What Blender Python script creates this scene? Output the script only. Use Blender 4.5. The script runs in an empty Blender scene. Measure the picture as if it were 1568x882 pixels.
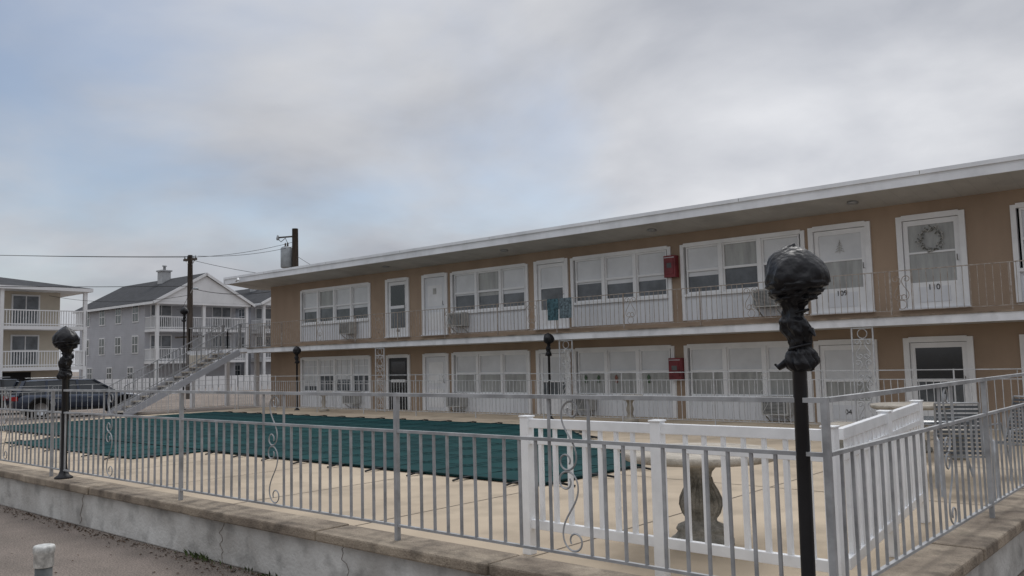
import bpy, math, random
from mathutils import Vector, Matrix, noise
random.seed(7)
S=bpy.context.scene
S.view_settings.view_transform='Standard'; S.view_settings.look='None'; S.view_settings.exposure=0
rad=math.radians

# ------------------------------------------------------------ materials
def mat(name,col,rough=.7,var=.12,scale=3.0,bump=0.0,bscale=40.0,metal=0.0,col2=None,detail=4,streak=False,spec=.4,speck=0.0,speck_scale=120,stain=None):
    m=bpy.data.materials.new(name); m.use_nodes=True
    nt=m.node_tree; b=nt.nodes['Principled BSDF']
    b.inputs['Roughness'].default_value=rough; b.inputs['Metallic'].default_value=metal
    b.inputs['Specular IOR Level'].default_value=spec
    g=nt.nodes.new('ShaderNodeNewGeometry')
    n=nt.nodes.new('ShaderNodeTexNoise'); n.inputs['Scale'].default_value=scale; n.inputs['Detail'].default_value=detail; n.inputs['Roughness'].default_value=.62
    mp=nt.nodes.new('ShaderNodeMapping'); nt.links.new(g.outputs['Position'],mp.inputs['Vector'])
    if streak: mp.inputs['Scale'].default_value=(1,1,.15)
    nt.links.new(mp.outputs[0],n.inputs['Vector'])
    r=nt.nodes.new('ShaderNodeValToRGB'); nt.links.new(n.outputs['Fac'],r.inputs[0])
    c2=col2 if col2 else tuple(c*(1-var*2) for c in col)
    c1=tuple(min(1,c*(1+var*.5)) for c in col)
    r.color_ramp.elements[0].position=.32; r.color_ramp.elements[1].position=.66
    r.color_ramp.elements[0].color=(*c2,1); r.color_ramp.elements[1].color=(*c1,1)
    out=r.outputs[0]
    def scaleby(out,sc,lo,hi,a,b_,det=2):
        n3=nt.nodes.new('ShaderNodeTexNoise'); n3.inputs['Scale'].default_value=sc; n3.inputs['Detail'].default_value=det
        nt.links.new(g.outputs['Position'],n3.inputs['Vector'])
        mr=nt.nodes.new('ShaderNodeMapRange'); mr.inputs[1].default_value=a; mr.inputs[2].default_value=b_
        mr.inputs[3].default_value=lo; mr.inputs[4].default_value=hi
        nt.links.new(n3.outputs['Fac'],mr.inputs[0])
        mx=nt.nodes.new('ShaderNodeVectorMath'); mx.operation='SCALE'
        nt.links.new(out,mx.inputs[0]); nt.links.new(mr.outputs[0],mx.inputs['Scale']); return mx.outputs[0]
    if speck>0: out=scaleby(out,speck_scale,1-speck,1+speck,.3,.7)
    if stain: out=scaleby(out,stain[0],stain[1],1.0,.34,.5,det=4)
    nt.links.new(out,b.inputs['Base Color'])
    if bump>0:
        n2=nt.nodes.new('ShaderNodeTexNoise'); n2.inputs['Scale'].default_value=bscale; n2.inputs['Detail'].default_value=2
        nt.links.new(g.outputs['Position'],n2.inputs['Vector'])
        bp=nt.nodes.new('ShaderNodeBump'); bp.inputs['Strength'].default_value=bump; bp.inputs['Distance'].default_value=.02
        nt.links.new(n2.outputs['Fac'],bp.inputs['Height']); nt.links.new(bp.outputs[0],b.inputs['Normal'])
    return m
M={}
M['stucco']=mat('stucco_tan',(.375,.28,.205),.9,.08,.8,.25,60,streak=True,speck=.05,stain=(.7,.88))
M['white']=mat('white_paint',(.72,.73,.74),.5,.07,1.6,streak=True)
M['fascia']=mat('fascia_white',(.76,.78,.81),.45,.07,.9,streak=True,stain=(2.5,.90))
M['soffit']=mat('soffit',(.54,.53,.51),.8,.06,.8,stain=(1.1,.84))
M['slabedge']=mat('slab_edge',(.72,.73,.75),.6,.10,1.2,streak=True,stain=(3,.84))
M['slabtan']=mat('slab_tan',(.28,.22,.165),.85,.3,3)
M['panel']=mat('white_panel',(.72,.74,.77),.5,.05,1.5,streak=True)
M['frame']=mat('window_frame',(.80,.81,.82),.4,.05,2)
M['blind']=mat('blind',(.66,.68,.70),.16,.07,1.2,spec=.5)
M['curtain']=mat('curtain',(.38,.39,.38),.16,.16,5,streak=True,spec=.5)
M['screen']=mat('screen_glass',(.115,.13,.145),.18,.3,1.5,spec=.6)
M['darkglass']=mat('dark_glass',(.025,.03,.035),.08,.2,1,spec=.6)
M['darkin']=mat('dark_interior',(.03,.03,.03),.9,.1,1)
M['blackdoor']=mat('black_door',(.02,.022,.025),.4,.2,1)
M['concrete']=mat('deck_concrete',(.475,.39,.285),.85,.08,.45,.2,90,col2=(.36,.29,.21),speck=.08,speck_scale=160,stain=(1.4,.80))
M['joint']=mat('joint',(.17,.14,.11),.95,.1,5)
M['cap']=mat('curb_cap',(.33,.275,.21),.9,.2,2.2,.5,60,col2=(.15,.12,.092),speck=.18,stain=(6,.60))
M['wallwhite']=mat('curb_wall',(.56,.555,.53),.9,.15,1.6,.4,35,col2=(.36,.345,.32),speck=.08,stain=(4,.68))
M['street']=mat('street',(.265,.22,.188),.95,.12,.8,.7,110,col2=(.175,.148,.125),speck=.42,speck_scale=70,stain=(.9,.82))
M['galv']=mat('galvanised_rail',(.36,.367,.375),.5,.18,6,metal=.2)
M['oldrail']=mat('painted_iron',(.36,.33,.30),.6,.25,8,col2=(.20,.15,.11))
M['whiterail']=mat('white_iron',(.50,.51,.52),.5,.14,8)
M['vinyl']=mat('vinyl',(.82,.83,.84),.35,.05,3,stain=(5,.92))
M['black']=mat('black_paint',(.012,.012,.014),.45,.2,5,spec=.35)
M['bag']=mat('black_plastic_bag',(.008,.008,.010),.40,.2,6,.8,16,spec=.28)
M['strap']=mat('strap_black',(.012,.013,.014),.8,.2,5)
M['stone']=mat('cast_stone',(.34,.325,.29),.9,.2,7,.7,50,col2=(.15,.145,.125),speck=.18)
M['stonetop']=mat('cast_stone_top',(.44,.40,.34),.85,.15,5,.5,60,col2=(.28,.25,.205),speck=.12)
M['red']=mat('red_cabinet',(.20,.028,.035),.45,.2,3)
M['steel']=mat('steel',(.4,.41,.42),.4,.1,5,metal=.6)
M['acbox']=mat('ac_box',(.45,.45,.43),.6,.1,6)
M['acdark']=mat('ac_dark',(.12,.125,.13),.6,.2,6)
M['towel']=mat('towel_teal',(.07,.14,.165),.95,.4,14)
M['towel2']=mat('towel_grey',(.15,.20,.225),.95,.4,18)
M['carblue']=mat('car_paint',(.022,.032,.055),.18,.05,2,metal=.3,spec=.7)
M['carblack']=mat('car_paint_dark',(.013,.014,.016),.2,.05,2,metal=.3,spec=.7)
M['carsilver']=mat('car_paint_silver',(.30,.31,.33),.3,.05,2,metal=.5)
M['tyre']=mat('tyre',(.012,.012,.012),.9,.1,5)
M['rim']=mat('rim',(.35,.36,.37),.35,.1,5,metal=.8)
M['lampred']=mat('tail_lamp',(.30,.01,.01),.3,.1,5)
M['headl']=mat('head_lamp',(.55,.56,.58),.2,.1,5)
M['wood']=mat('pole_wood',(.085,.07,.058),.9,.25,9,.4,20,streak=True)
M['can']=mat('transformer_can',(.33,.36,.38),.5,.12,4)
M['wire']=mat('wire',(.02,.02,.02),.7,.1,5)
M['siding']=mat('siding_grey',(.42,.43,.46),.75,.05,1)
M['sidebeige']=mat('siding_beige',(.50,.45,.37),.8,.06,1)
M['housewhite']=mat('house_white',(.70,.71,.72),.6,.05,1)
M['shingle']=mat('shingle_dark',(.045,.047,.052),.95,.2,2,.4,12,speck=.2,speck_scale=15)
M['wreath']=mat('wreath',(.20,.20,.18),.95,.3,50)
M['brickc']=mat('chimney_metal',(.42,.43,.44),.7,.1,3)
M['green']=mat('weed_leaf',(.07,.10,.03),.8,.3,20)
M['leaf']=mat('dry_leaf',(.10,.06,.035),.95,.4,30)
M['pvcgrey']=mat('pipe_grey',(.10,.11,.11),.6,.2,10)
M['pvcwhite']=mat('pipe_white',(.60,.60,.57),.5,.25,30)
M['roofing']=mat('roofing',(.25,.25,.25),.9,.2,1)
M['mesh']=mat('chair_mesh',(.07,.075,.08),.8,.1,5)
M['orn_g']=mat('ornament_green',(.10,.16,.10),.7,.2,20)
M['orn_r']=mat('ornament_red',(.26,.12,.09),.7,.2,20)
M['cover']=mat('pool_cover',(.005,.047,.048),.9,.15,.5,.15,25,col2=(.004,.034,.038),speck=.08,speck_scale=60,stain=(.8,.85),spec=.15)
M['coverseam']=mat('pool_cover_seam',(.003,.024,.026),.9,.1,3,spec=.15)

# ------------------------------------------------------------ mesh builder
class MB:
    def __init__(s): s.v=[];s.f=[];s.m=[];s.mats=[];s.sm=[]
    def mi(s,k):
        if k not in s.mats: s.mats.append(k)
        return s.mats.index(k)
    def add(s,vs,fs,k,smooth=False):
        o=len(s.v); s.v+= [tuple(v) for v in vs]; i=s.mi(k)
        for f in fs: s.f.append(tuple(a+o for a in f)); s.m.append(i); s.sm.append(smooth)
    def box(s,x0,x1,y0,y1,z0,z1,k):
        vs=[(x,y,z) for x in (x0,x1) for y in (y0,y1) for z in (z0,z1)]
        s.add(vs,[(0,1,3,2),(4,6,7,5),(0,4,5,1),(2,3,7,6),(0,2,6,4),(1,5,7,3)],k)
    def beam(s,p0,p1,w,h,k):
        p0=Vector(p0);p1=Vector(p1);d=(p1-p0).normalized()
        up=Vector((0,0,1)) if abs(d.z)<.95 else Vector((0,1,0))
        r=d.cross(up).normalized(); u=r.cross(d).normalized()
        vs=[p+r*a*w/2+u*b*h/2 for p in (p0,p1) for a,b in ((-1,-1),(1,-1),(1,1),(-1,1))]
        s.add(vs,[(0,1,2,3),(7,6,5,4),(0,4,5,1),(1,5,6,2),(2,6,7,3),(3,7,4,0)],k)
    def tube(s,pts,r,k,n=8,cap=True,radii=None):
        pts=[Vector(p) for p in pts]; N=len(pts); vs=[]
        ref=None
        for i,p in enumerate(pts):
            d=(pts[min(i+1,N-1)]-pts[max(i-1,0)]).normalized()
            if ref is None:
                ref=Vector((0,0,1)) if abs(d.z)<.9 else Vector((1,0,0))
            a=d.cross(ref).normalized(); b=d.cross(a).normalized(); ref=-b if (-b).dot(ref)>0 else b
            a=d.cross(ref).normalized(); b=d.cross(a).normalized()
            rr=radii[i] if radii else r
            for j in range(n):
                t=2*math.pi*j/n; vs.append(p+a*math.cos(t)*rr+b*math.sin(t)*rr)
        fs=[(i*n+j,i*n+(j+1)%n,(i+1)*n+(j+1)%n,(i+1)*n+j) for i in range(N-1) for j in range(n)]
        if cap: fs+= [tuple(range(n)),tuple((N-1)*n+j for j in reversed(range(n)))]
        s.add(vs,fs,k,n>5)
    def lathe(s,c,prof,k,n=24,jit=0,seed=0,squash=1):
        vs=[];N=len(prof)
        for (r,z) in prof:
            for j in range(n):
                t=2*math.pi*j/n
                rr=r
                if jit: rr=r*(1+jit*noise.noise(Vector((math.cos(t)*2.2+seed,math.sin(t)*2.2,z*14)))+jit*.6*noise.noise(Vector((math.cos(t)*5+seed,math.sin(t)*5,z*30))))
                vs.append((c[0]+rr*math.cos(t),c[1]+rr*math.sin(t)*squash,c[2]+z))
        fs=[(i*n+j,i*n+(j+1)%n,(i+1)*n+(j+1)%n,(i+1)*n+j) for i in range(N-1) for j in range(n)]
        fs+= [tuple(reversed(range(n))),tuple((N-1)*n+j for j in range(n))]
        s.add(vs,fs,k,True)
    def build(s,name,parent=None,bevel=0):
        me=bpy.data.meshes.new(name); me.from_pydata(s.v,[],s.f)
        for k in s.mats: me.materials.append(M[k])
        me.polygons.foreach_set('material_index',s.m); me.polygons.foreach_set('use_smooth',s.sm)
        me.update()
        ob=bpy.data.objects.new(name,me); S.collection.objects.link(ob)
        if parent: ob.parent=parent
        if bevel:
            b=ob.modifiers.new('b','BEVEL'); b.width=bevel; b.segments=2; b.limit_method='ANGLE'; b.angle_limit=rad(50)
        return ob
def empty(name):
    e=bpy.data.objects.new(name,None); S.collection.objects.link(e); return e

def s_scroll(h,T=2.9,n=46,flip=1,rot=0):
    pts=[(0,0)];x=y=0;half=[]
    st=T/n
    for i in range(n):
        t=(i+.5)*st; th=t*t*.9; x+=math.cos(th)*st; y+=math.sin(th)*st; half.append((x,y))
    full=[(-a,-b) for a,b in reversed(half)]+[(0,0)]+half
    ex,ey=half[-1]; ang=math.atan2(ey,ex); ca,sa=math.cos(math.pi/2-ang),math.sin(math.pi/2-ang)
    full=[(flip*(a*ca-b*sa),a*sa+b*ca) for a,b in full]
    lo=min(p[1] for p in full);hi=max(p[1] for p in full);k=h/(hi-lo)
    return [(a*k,b*k) for a,b in full]
def scroll3(mb,cx,cz,h,axis,c,r,k,flip=1,n=4,wf=1):
    pts=s_scroll(h,flip=flip)
    if axis=='x': P=[(cx+a*wf,c,cz+b) for a,b in pts]
    else: P=[(c,cx+a*wf,cz+b) for a,b in pts]
    mb.tube(P,r,k,n)

# ------------------------------------------------------------ ground
g=MB(); g.add([(-1500,-1500,0),(1500,-1500,0),(1500,1500,0),(-1500,1500,0)],[(0,1,2,3)],'street'); g.build('street_ground')
DZ=.10
d=MB()
d.box(-29.6,-1.6,4.2,19.8,.004,DZ,'concrete')
d.box(-1.6,8,16,19.8,.004,DZ,'concrete')
def strip(x0,y0,x1,y1,w=.009):
    v=Vector((x1-x0,y1-y0,0)).normalized(); nrm=Vector((-v.y,v.x,0))*w
    a=Vector((x0,y0,DZ+.003));b=Vector((x1,y1,DZ+.003))
    d.add([a-nrm,b-nrm,b+nrm,a+nrm],[(0,1,2,3)],'joint')
for x in [-4.6-2.3*i for i in range(11)]: strip(x,4.3,x,8.0 if x<-6.5 else 19.7)
strip(-7,9.9,-1.8,9.9); strip(-8,13,-1.8,13); strip(-29,16.8,-1.8,16.8)
for x in [-28+2.6*i for i in range(10)]: strip(x,16.2,x,19.7)
d.build('pool_deck')

# ------------------------------------------------------------ low curb wall
w=MB()
w.box(-45,-1.58,4.0,4.2,.0,.37,'wallwhite')
w.box(-1.72,-1.50,4.0,16,.0,.37,'wallwhite')
rng=random.Random(3)
x=-45
while x<-1.5:
    L=rng.uniform(1.5,2.3) if x<-16 else rng.uniform(1.2,2.2); x2=min(x+L,-1.62)
    if -1.62-x2<.6: x2=-1.40
    w.box(x+.005,x2-.005,3.94+rng.uniform(-.010,.010),4.27,.37,.45+rng.uniform(-.005,.005),'cap'); x=x2
y=4.28
while y<16:
    y2=y+rng.uniform(1.3,1.9); w.box(-1.76,-1.41+rng.uniform(-.008,.008),y+.006,y2-.006,.37,.45+rng.uniform(-.004,.004),'cap'); y=y2
lw=w.build('low_retaining_wall',bevel=.014)
ck=MB(); rc=random.Random(9)
for cx in (-6.9,-9.8,-13.2,-5.2):
    p=Vector((cx,3.998,.37)); pts=[p]
    while p.z>.03: p=p+Vector((rc.uniform(-.05,.06),0,-rc.uniform(.02,.05))); pts.append(p)
    ck.tube(pts,.0025,'joint',4)
ck.build('wall_cracks',lw)

# ------------------------------------------------------------ fences
FY=4.09; FX=-1.60; TOP=1.475; MID=1.215; BOT=.55; CZ=.45
def fence_run(name,axis,c,a0,a1,posts,scrolls,top,mid,bot,base,matk,sp=.13,br=.008,scroll_w=.30,tk=1.0):
    mb=MB(); rj=random.Random(int(a1*10)+17)
    def P(a,z,off=0): return (a,c+off,z) if axis=='x' else (c+off,a,z)
    mb.beam(P(a0,top),P(a1,top),.034*tk,.024*tk,matk)
    if mid: mb.beam(P(a0,mid),P(a1,mid),.026*tk,.020*tk,matk)
    mb.beam(P(a0,bot),P(a1,bot),.026*tk,.016*tk,matk)
    for p in posts:
        mb.beam(P(p,base-.01),P(p,top+.014),.032*tk,.032*tk,matk)
    n=int((a1-a0)/sp); zt=mid if mid else top
    for i in range(1,n):
        a=a0+i*(a1-a0)/n
        if any(abs(a-q)<scroll_w/2+.03 for q in scrolls) or any(abs(a-q)<.05 for q in posts): continue
        mb.beam(P(a+rj.uniform(-.003,.003),bot,rj.uniform(-.003,.003)),P(a+rj.uniform(-.003,.003),zt),br*2,br*2,matk)
    for q in scrolls:
        for sgn in (-1,1): mb.beam(P(q+sgn*scroll_w/2,bot),P(q+sgn*scroll_w/2,top),.015*tk,.015*tk,matk)
        hh=(top-bot)
        scroll3(mb,q,bot+hh*.27,hh*.50,axis,c,.0065*tk,matk,1)
        scroll3(mb,q,bot+hh*.75,hh*.44,axis,c,.0065*tk,matk,-1)
    return mb.build(name)
posts=[FX-3.12*i for i in range(14)]; scr=[FX-1.56-3.12*i for i in range(13)]
fence_run('metal_fence','x',FY,-42.2,FX,posts,scr,TOP,MID,BOT,CZ,'galv')
fence_run('metal_fence','y',FX,FY+.03,15.5,[FY+3.1,FY+6.2,FY+9.3,15.4],[6.15,9.6,12.7],TOP,MID,BOT,CZ,'galv',sp=.145,br=.007)
fence_run('metal_fence','x',17.6,-29.4,-1.9,[-29.4+2.5*i for i in range(12)],[-28.2+5*i for i in range(6)],1.34,1.16,.24,DZ,'whiterail',br=.006,tk=.75)
fence_run('metal_fence','y',-29.45,4.3,17.5,[4.3+2.64*i for i in range(6)],[6,11,16],1.24,1.06,.24,DZ,'whiterail',br=.005,tk=.7,sp=.18)

def vinyl(name,p0,p1,posts):
    mb=MB(); p0=Vector(p0);p1=Vector(p1);L=(p1-p0).length;dv=(p1-p0)/L
    def P(a,z): q=p0+dv*a; return (q.x,q.y,z)
    mb.beam(P(0,1.175),P(L,1.175),.045,.075,'vinyl')
    mb.beam(P(0,1.03),P(L,1.03),.04,.050,'vinyl')
    mb.beam(P(0,.35),P(L,.35),.045,.075,'vinyl')
    for a in posts:
        mb.beam(P(a,DZ),P(a,1.225),.085,.085,'vinyl'); mb.beam(P(a,1.225),P(a,1.238),.10,.10,'vinyl')
    n=int(L/.148)
    for i in range(1,n):
        a=i*L/n
        if any(abs(a-q)<.09 for q in posts): continue
        mb.beam(P(a,.37),P(a,1.03),.036,.036,'vinyl')
        mb.beam(P(a,1.05),P(a,1.15),.030,.030,'vinyl')
    return mb.build(name,bevel=.004)
vinyl('white_vinyl_fence',(-4.69,5.5,0),(-2.12,5.48,0),[0,1.28,2.57])
vinyl('white_vinyl_fence',(-2.10,5.60,0),(-2.5,8.64,0),[1.5,3.06])

# ------------------------------------------------------------ lamp posts with bagged globes
def lamp(x,y,z0,seed,ztop=2.22,gr=.145,tilt=(0,0)):
    e=empty('lamp_post'); e.location=(x,y,z0)
    h=ztop-z0
    mb=MB()
    mb.lathe((0,0,0),[(.10,0),(.10,.02),(.06,.045),(.045,.09),(.038,.13),(.034,.18),(.034,h-.5),(.043,h-.49),(.043,h-.46),(.034,h-.45),(.032,h-.26)],'black',20)
    mb.build('post',e)
    b=MB()
    prof=[]
    N=90; zn=h-.62; zk=h-2*gr+.015
    ctrl=[(0,.050),(.04,.068),(.12,.080),(.25,.070),(.36,.050),(.46,.056),(.60,.070),(.72,.062),(.82,.044),(.92,.046),(1,.062)]
    def cval(u):
        for (a,ra),(c_,rb) in zip(ctrl,ctrl[1:]):
            if u<=c_:
                t=(u-a)/(c_-a); t=t*t*(3-2*t); return ra+(rb-ra)*t
        return ctrl[-1][1]
    for i in range(N+1):
        t=i/N
        if t<.5:
            u=t/.5; zz=zn+u*(zk-zn); r=cval(u)
        else:
            u=(t-.5)/.5; zz=zk+u*(h-zk)
            r=max(.003,gr*(math.sin(math.pi*min(1,(u**.80)))**.60)) if u>0 else .05
            if u<.15: r=max(r,.062+u*.35)
        prof.append((r,zz))
    n=72; vs=[]
    for (r,zz) in prof:
        G=min(1,max(0,(zz-zk)/.10))
        for j in range(n):
            t=2*math.pi*j/n
            tw=t+zz*5*(1-G)
            vx=Vector((math.cos(tw)*1.2+seed,math.sin(tw)*1.2,zz*(8*(1-G)+5*G)))
            vy=Vector((math.cos(tw)*2.8+seed,math.sin(tw)*2.8,zz*(15*(1-G)+10*G)))
            lump=noise.noise(vx); ridge=1-2*abs(noise.noise(vy)); fine=noise.noise(vy*2.3)
            am=.40*(1-G)+.13*G; ar=.22*(1-G)+.05*G
            rr=r*(1+am*lump+ar*(ridge-.65)+.06*(1-.6*G)*fine)
            rr*=1+.07*math.sin(t*11+4*noise.noise(vx))*max(0,1-abs(zz-zk-.03)/.08)
            cd_=math.cos(t-math.pi*1.02)
            if cd_>0: rr+=.040*(cd_**10)*math.exp(-((zz-(h-.055))/.04)**2)
            sh=(1-G)*.014*math.sin((zz-zn)*11+seed)
            vs.append((rr*math.cos(t)+sh+G*.010,rr*math.sin(t)+.5*sh,zz+.016*G*math.exp(-((cd_-1)/.4)**2)*(1 if zz>h-.12 else 0)))
    P=len(prof)
    fs=[(i*n+j,i*n+(j+1)%n,(i+1)*n+(j+1)%n,(i+1)*n+j) for i in range(P-1) for j in range(n)]+[tuple((P-1)*n+j for j in range(n))]
    b.add(vs,fs,'bag',True)
    for u,rr in ((.36,.052),(.86,.046)):
        zz=zn+u*(zk-zn)
        b.tube([((rr+.004*math.sin(a*3+seed))*math.cos(a)+.008,(rr)*math.sin(a),zz+.014*math.sin(a+seed)) for a in [i*math.pi/10 for i in range(21)]],.007,'bag',6)
    b.tube([(-.045,-.02,zn+.05),(-.09,-.03,zn+.02),(-.115,-.02,zn+.035)],.012,'bag',8,radii=[.022,.016,.005])
    b.tube([(.05,-.01,zn+.20),(.085,-.03,zn+.20),(.10,-.03,zn+.17)],.012,'bag',8,radii=[.018,.014,.005])
    b.build('bag_cover',e)
    e.rotation_euler=(tilt[0],tilt[1],0)
    return e
lamp(-1.73,4.10,.45,1.3,2.235,.150,(0,rad(.4)))
lamp(-10.62,4.10,.45,4.1,2.22,.145,(0,rad(-.8)))
lamp(-26.3,18.1,DZ,7.7,2.40,.15)
lamp(-14.5,18.0,DZ,9.2,2.42,.15)
lamp(-28.8,11.2,DZ,3.2,2.34,.15)
lamp(-33.6,17.6,0,5.2,4.25,.17)

# ------------------------------------------------------------ pool cover
pc=empty('swimming_pool_cover')
mb=MB(); XL=-28.2
def xr(y): return -7.0 if y<10.8 else -7.0-(y-10.8)*5.5/5.1
rows=38; cols=90; vs=[]
for i in range(rows+1):
    y=8.5+i*(15.9-8.5)/rows
    for j in range(cols+1):
        t=j/cols; x=XL+t*(xr(y)-XL)
        e_=min(abs(y-8.5),abs(y-15.9),abs(x-XL),abs(x-xr(y)))
        z=DZ+.035-.05*min(1,max(0,e_-.3)/1.5)+.010*noise.noise(Vector((x*.8,y*.8,0)))*min(1,e_*3)
        z=max(z,DZ+.012)
        vs.append((x,y,z))
fs=[(i*(cols+1)+j,i*(cols+1)+j+1,(i+1)*(cols+1)+j+1,(i+1)*(cols+1)+j) for i in range(rows) for j in range(cols)]
mb.add(vs,fs,'cover',True)
mb.box(-21.6,-15.3,7.05,8.55,DZ+.008,DZ+.028,'cover')
mb.build('cover_sheet',pc)
mb=MB()
y=9.4
while y<15.8:
    mb.box(XL-.35,xr(y)+.35,y-.014,y+.014,DZ+.033,DZ+.037,'coverseam'); y+=.92
x=XL+.6
while x<-7.1:
    ye=15.9 if x<-12.5 else 10.8+( -7.0-x)*5.1/5.5
    y0=7.05 if -21.6<x<-15.3 else 8.5
    mb.box(x-.014,x+.014,y0,ye,DZ+.0345,DZ+.0385,'coverseam')
    mb.box(x-.028,x+.028,y0-.20,y0,DZ+.03,DZ+.042,'strap'); mb.tube([(x,y0-.20,DZ+.036),(x+.015,y0-.36,DZ+.02)],.014,'strap',6)
    mb.box(x-.028,x+.028,ye,ye+.25,DZ+.03,DZ+.045,'strap'); mb.tube([(x,ye+.25,DZ+.04),(x,ye+.4,DZ+.02)],.016,'strap',6)
    x+=.92
y=8.6
while y<15.6:
    a=xr(y); mb.box(a,a+.24,y-.028,y+.028,DZ+.03,DZ+.0455,'strap'); mb.tube([(a+.24,y,DZ+.04),(a+.42,y+.02,DZ+.02)],.016,'strap',6); y+=.92
for s_ in ((-21.6,7.4),(-21.6,8.0),(-15.3,7.4),(-15.3,8.0)):
    sg=-1 if s_[0]<-20 else 1
    mb.box(min(s_[0],s_[0]+sg*.24),max(s_[0],s_[0]+sg*.24),s_[1]-.03,s_[1]+.03,DZ+.02,DZ+.04,'strap')
def edge(p,q): mb.beam((*p,DZ+.030),(*q,DZ+.030),.06,.026,'coverseam')
edge((XL,8.5),(-7,8.5));edge((-7,8.5),(-7,10.8));edge((-7,10.8),(-12.5,15.9));edge((-12.5,15.9),(XL,15.9))
mb.build('cover_straps',pc)

# ------------------------------------------------------------ motel
FYB=19.8; EY=18.6
motel=empty('motel_building')
ops=[('w',-28.45,-24.2,4),('d',-23.3,-22.1,'dark'),('d',-21.4,-20.2,'solid'),('w',-20.0,-16.7,3),('d',-16.4,-15.15,'glass'),('w',-15.0,-11.7,3),
     ('w',-11.35,-8.04,3),('d',-7.9,-6.5,'tree'),('d',-5.9,-4.55,'wreath'),('w',-3.65,-.35,3),('d',-.1,1.2,'glass'),('w',1.5,4.8,3)]
XW0,XW1=-30.6,9.0
wall=MB(); fr=MB(); gl=MB()
def wallrow(z0,z1,zo0,zo1):
    x=XW0
    for o in ops:
        wall.box(x,o[1],FYB,FYB+.2,z0,z1,'stucco'); x=o[2]
        wall.box(o[1],o[2],FYB,FYB+.2,zo1,z1,'stucco')
        if zo0>z0+.01: wall.box(o[1],o[2],FYB,FYB+.2,z0,zo0,'stucco')
    wall.box(x,XW1,FYB,FYB+.2,z0,z1,'stucco')
wallrow(0,2.35,.06,1.99); wallrow(2.35,5.0,2.64,4.64)
wall.box(XW0,XW0+.2,FYB+.2,28.5,0,5.0,'stucco'); wall.box(XW0,XW1,28.3,28.5,0,5.0,'stucco'); wall.box(XW1-.2,XW1,FYB+.2,28.3,0,5.0,'stucco')
wall.build('walls',motel)
core=MB(); core.box(XW0+.25,XW1-.25,FYB+.45,28.2,.01,4.95,'darkin'); core.build('interior',motel)
rw=random.Random(11)
def win(x0,x1,zb,n,low):
    zt=1.99 if low else 4.64
    zg=.66 if low else 3.31
    yf=FYB-.045
    t=.07
    fr.box(x0-.03,x0+t,yf,FYB+.12,zb,zt,'frame'); fr.box(x1-t,x1+.03,yf,FYB+.12,zb,zt,'frame')
    fr.box(x0+t,x1-t,yf,FYB+.12,zt-t,zt+.03,'frame')
    fr.box(x0+t,x1-t,yf-.03,FYB+.12,zg-.05,zg+.02,'frame')
    fr.box(x0+t,x1-t,FYB-.005,FYB+.05,zb,zg-.05,'panel')
    k=int((x1-x0)/.2)
    for i in range(1,k):
        xx=x0+i*(x1-x0)/k; fr.box(xx-.012,xx+.012,FYB-.018,FYB-.005,zb,zg-.05,'panel')
    W=(x1-x0-2*t)/n
    for i in range(n):
        a=x0+t+i*W; b=a+W
        if i: fr.box(a-.05,a+.05,yf+.008,FYB+.12,zg+.02,zt-t,'frame')
        zm=zg+(zt-zg)*(.47 if not low else .50)
        ins=.05
        fr.box(a+ins,b-ins,FYB+.0,FYB+.06,zm-.03,zm+.03,'frame')
        fr.box(a+ins,b-ins,FYB+.005,FYB+.06,zg+.02,zg+.07,'frame'); fr.box(a+ins,b-ins,FYB+.005,FYB+.06,zt-t-.045,zt-t,'frame')
        for q in (a+ins,b-ins-.04): fr.box(q,q+.04,FYB+.005,FYB+.06,zg+.07,zt-t-.045,'frame')
        bl='blind' if rw.random()<.85 else 'curtain'
        gl.box(a+ins+.01,b-ins-.01,FYB+.045,FYB+.052,zm+.03,zt-t-.04,bl)
        drop=rw.choice((0,0,0,.05,.12)) if not low else rw.choice((0,.15,.3,.4,.4))
        if low and x0>-21:
            gl.box(a+ins+.01,b-ins-.01,FYB+.046,FYB+.053,zg+.07,zm-.03,'curtain')
            if -15.5<x0<-14:
                for q in range(1 if i else 2):
                    ox=a+.3+q*.45; mat_=('orn_g','orn_r','orn_g')[i]
                    fr.lathe((ox,FYB+.02,zm-.32),[(.01,0),(.05,.03),(.035,.1),(.055,.16),(.025,.22),(.005,.24)],mat_,12,squash=.3)
        else:
            gl.box(a+ins+.01,b-ins-.01,FYB+.046,FYB+.053,zg+.07,zm-.03-drop,'screen')
            if drop: gl.box(a+ins+.01,b-ins-.01,FYB+.0455,FYB+.0525,zm-.03-drop,zm-.03,bl)
        if low and x0<-24:
            for q in range(1,3):
                xx=a+q*W/3; fr.box(xx-.009,xx+.009,FYB+.02,FYB+.045,zg+.05,zt-t,'frame')
            for zz in (zg+.33,zm+.32): fr.box(a+ins,b-ins,FYB+.022,FYB+.043,zz-.009,zz+.009,'frame')
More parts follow.
